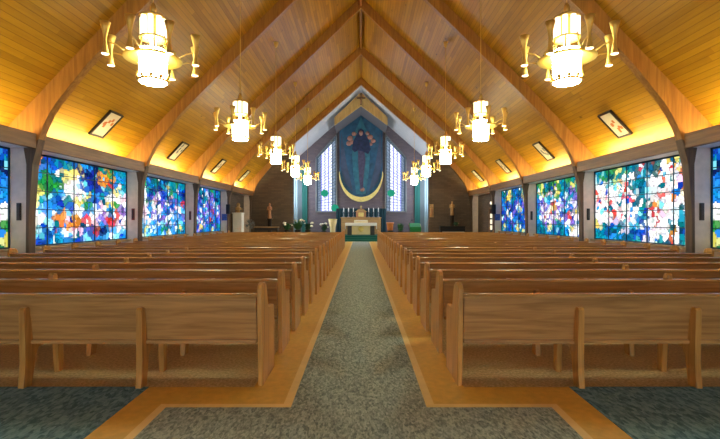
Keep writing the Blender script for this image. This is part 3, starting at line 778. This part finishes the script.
# drapes at both sides of the chancel wall
for s, side in ((-1, 'left'), (1, 'right')):
    for (a, b_, mat, nm) in ((4.95, 5.5, 'paleblue', 'pale blue'), (4.62, 4.95, 'greydrape', 'grey'), (4.2, 4.62, 'jade', 'jade green')):
        d = MB(); pts = []; k = 8
        for i in range(k+1):
            pts.append((s*(a+(b_-a)*i/k), YEND-.1-.05*(i % 2)))
        pts += [(s*b_, YEND-.03), (s*a, YEND-.03)]
        d.prism(pts, 'z', .36, EYE+4.25-(a-4.2)*.6)
        tag(d.build('drape', mat), '%s floor length drape on the chancel wall, %s of the windows' % (nm, side), 'drape')

# statues and furniture at the sides
def statue(name, loc, label, h, mat, base='darkwood', bh=.5, rz=0):
    t = thing(name, loc, label, 'statue', None, rz)
    MB().lathe([(.24, 0), (.24, .05), (.15, .12), (.13, bh-.08), (.2, bh-.04), (.2, bh)], n=12).build('plinth', base, t)
    b = MB().lathe([(.16, bh), (.17, bh+.05), (.13, bh+h*.4), (.15, bh+h*.66), (.17, bh+h*.76), (.10, bh+h*.82), (.05, bh+h*.85)], n=14)
    b.ball((0, 0, bh+h*.92), h*.085, (1, 1, 1.15))
    for sx in (-1, 1):
        b.tube([(sx*.16, 0, bh+h*.76), (sx*.2, -.05, bh+h*.58), (sx*.05, -.17, bh+h*.6)], [.055, .05, .035], 8)
    fo = b.build('figure', mat, t); fo.scale = (.72, .72, 1)
    return t
statue('statue', (-5.85, 26.9, 0), 'carved reddish wooden statue on a dark plinth by the left brick wall', .98, 'statue', bh=1.55)
statue('statue', (5.85, 27.0, 0), 'carved tan statue on a tall dark plinth by the right brick wall', .9, 'altarwood', bh=1.75)
rp = thing('mounted_relief', (4.62, 6*BAY+.1, EYE+.15), 'narrow tan carved panel on the right brick wall near the chancel', 'panel')
MB().box(-.13, .13, -.06, 0, 0, .85, .02).build('board', 'altarwood', rp)
MB().tube([(0, -.08, .1), (0, -.09, .4), (0, -.08, .6)], [.06, .08, .05], 8).ball((0, -.08, .7), .065).build('carving', 'statue', rp)

cb = thing('cabinet', (-7.3, 25.0, 0), 'tall white cabinet against the left side wall, under a golden bust', 'cabinet')
MB().box(-.27, .27, -.25, .25, .06, 1.84, .012).build('body', 'white', cb)
MB().box(-.3, .3, -.28, .28, 1.84, 1.9, .01).build('top', 'white', cb)
for sx in (-1, 1):
    d = MB().box(min(sx*.02, sx*.25), max(sx*.02, sx*.25), -.275, -.25, .12, 1.78, .006).build('door', 'white', cb)
    MB().ball((sx*.05, -.29, .95), .018).build('knob', 'brass', d)
MB().box(-.25, .25, -.22, .22, 0, .06).build('plinth', 'darkwood', cb)
bs = thing('bust', (-7.3, 25.0, 1.9), 'small golden bust sitting on top of the white cabinet', 'bust')
MB().lathe([(.12, 0), (.12, .04), (.06, .08), (.08, .14), (.17, .2), (.16, .3), (.06, .36)], n=14).build('shoulders', 'altarwood', bs)
MB().ball((0, 0, .45), .11, (1, 1, 1.2)).build('head', 'altarwood', bs)

fn = thing('pedestal_fan', (-6.75, 25.6, 0), 'round grey pedestal fan standing by the left brick wall', 'fan')
MB().lathe([(.24, 0), (.24, .03), (.05, .06), (.05, .08)], n=18).build('base', 'iron', fn)
MB().tube([(0, 0, .05), (0, 0, .95)], .022).build('pole', 'greymetal', fn)
cg = MB()
for r_ in (.10, .17, .24, .30):
    cg.tube([(r_*math.cos(a*PI/12), -.1, 1.2+r_*math.sin(a*PI/12)) for a in range(25)], .009, 5)
for k in range(16):
    a = k*PI/8; cg.tube([(0, -.12, 1.2), (.3*math.cos(a), -.1, 1.2+.3*math.sin(a))], .005, 4)
cg.build('cage', 'greymetal', fn)
hb = MB().ball((0, -.02, 1.2), .1, (1, 1.2, 1)).build('motor', 'greymetal', fn)
for k in range(4):
    a = k*PI/2+.4
    MB().prism([(.05*math.cos(a), 1.2+.05*math.sin(a)), (.26*math.cos(a-.35), 1.2+.26*math.sin(a-.35)), (.28*math.cos(a+.1), 1.2+.28*math.sin(a+.1)), (.22*math.cos(a+.45), 1.2+.22*math.sin(a+.45))], 'y', -.09, -.075).build('blade', 'greymetal', fn)

ob = thing('side_table', (-5.9, 26.3, 0), 'low dark wooden table in front of the left brick wall', 'table')
MB().box(-.75, .75, -.25, .25, .98, 1.04, .01).build('table_top', 'altarwood', ob)
MB().box(-.72, .72, -.22, .22, .80, .98).build('apron', 'darkwood', ob)
for sx in (-.66, .66):
    for sy in (-.18, .18):
        MB().box(sx-.035, sx+.035, sy-.035, sy+.035, 0, .8).build('leg', 'darkwood', ob)

pn = thing('upright_piano', (5.75, 26.4, 0), 'black upright piano in front of the right brick wall', 'piano')
MB().box(-.78, .78, -.1, .3, .0, 1.05, .015).build('case', 'iron', pn)
MB().box(-.8, .8, -.13, .33, 1.05, 1.08, .008).build('lid', 'iron', pn)
MB().box(-.74, .74, -.36, -.1, .62, .70, .01).build('key_bed', 'iron', pn)
MB().box(-.68, .68, -.34, -.2, .70, .72).build('keyboard', 'white', pn)
for sx in (-.72, .72):
    MB().box(sx-.04, sx+.04, -.36, -.28, 0, .62).build('leg', 'iron', pn)
lc = thing('lectern', (3.6, 27.9, 0), 'lectern draped in bright green cloth right of the chancel opening', 'lectern')
MB().box(-.3, .3, -.04, .34, 0, .9, .02).build('stand', 'altarwood', lc)
MB().prism([(-.12, .92), (.42, 1.16), (.42, 1.2), (-.12, .96)], 'x', -.4, .4).build('book_rest', 'altarwood', lc)
dc = MB().prism([(-.14, .975), (.44, 1.22), (.44, 1.24), (-.16, 1.0)], 'x', -.37, .37); dc.box(-.37, .37, -.17, -.14, .45, 1.0)
dc.build('cloth_fall', 'greencloth', lc)
mc = thing('microphone', (3.2, 27.72, 0), 'thin black microphone on a floor stand beside the green draped lectern', 'microphone')
MB().lathe([(.14, 0), (.14, .02), (.02, .03), (.012, .05), (.012, 1.02)], n=14).build('stand', 'iron', mc)
MB().tube([(0, 0, 1.0), (.02, 0, 1.27), (.12, -.06, 1.44)], .012, 6).build('neck', 'iron', mc)
MB().tube([(.12, -.06, 1.44), (.22, -.1, 1.46)], .03, 8).build('head', 'iron', mc)

# doors in the rear side bays
for s, k in ((-1, 1), (1, 2)):
    dr = bpy.data.objects.new('door_%d' % k, None); C.objects.link(dr); struct(dr)
    dr.location = (s*7.63, 24.2 if s > 0 else 26.2, 0); 
    MB().box(-.04, .04, -.55, .55, 0, 2.1, .01).build('leaf', 'darkwood', dr)
    f = MB(); f.box(-.07, .07, -.65, -.55, 0, 2.2); f.box(-.07, .07, .55, .65, 0, 2.2); f.box(-.07, .07, -.65, .65, 2.1, 2.2)
    f.build('frame', 'fascia', dr)
    if s > 0:
        for yy in (-.26, .26):
            for z in (1.02, 1.36, 1.70):
                MB().box(-.055, .055, yy-.18, yy+.18, z-.13, z+.13, .005).build('pane', 'doorpane', dr)
    MB().ball((-s*.07, .4, 1.0), .035).build('handle', 'brass', dr)
xl = thing('wall_lamp', (7.6, 24.2, 2.42), 'small lit lamp above the paned door on the right', 'lamp')
MB().box(-.06, .05, -.12, .12, -.08, .12, .01).build('housing', 'white', xl)
MB().ball((-.08, 0, .02), .09).build('globe', 'exitlamp', xl)

# ------------------------------------------------------------------ camera and render settings
cam = bpy.data.cameras.new('camera'); co = bpy.data.objects.new('camera', cam); C.objects.link(co)
co.location = (.02, 0, EYE); co.rotation_euler = (PI/2, 0, 0)
cam.sensor_width = 36; cam.lens = 36*420/720; cam.shift_x = -1.3/720; cam.clip_start = .05; cam.clip_end = 200
sc = bpy.context.scene; sc.camera = co
w = bpy.data.worlds.new('sky'); sc.world = w; w.use_nodes = True
w.node_tree.nodes['Background'].inputs[0].default_value = (.6, .75, 1, 1); w.node_tree.nodes['Background'].inputs[1].default_value = 1
sc.view_settings.view_transform = 'Standard'; sc.view_settings.look = 'None'; sc.view_settings.gamma = 1; sc.view_settings.exposure = .64
try: sc.view_settings.use_curve_mapping = False
except Exception: pass
sc.cycles.use_denoising = True
sc.cycles.max_bounces = 8; sc.cycles.diffuse_bounces = 5; sc.cycles.glossy_bounces = 3
sc.cycles.sample_clamp_indirect = 8
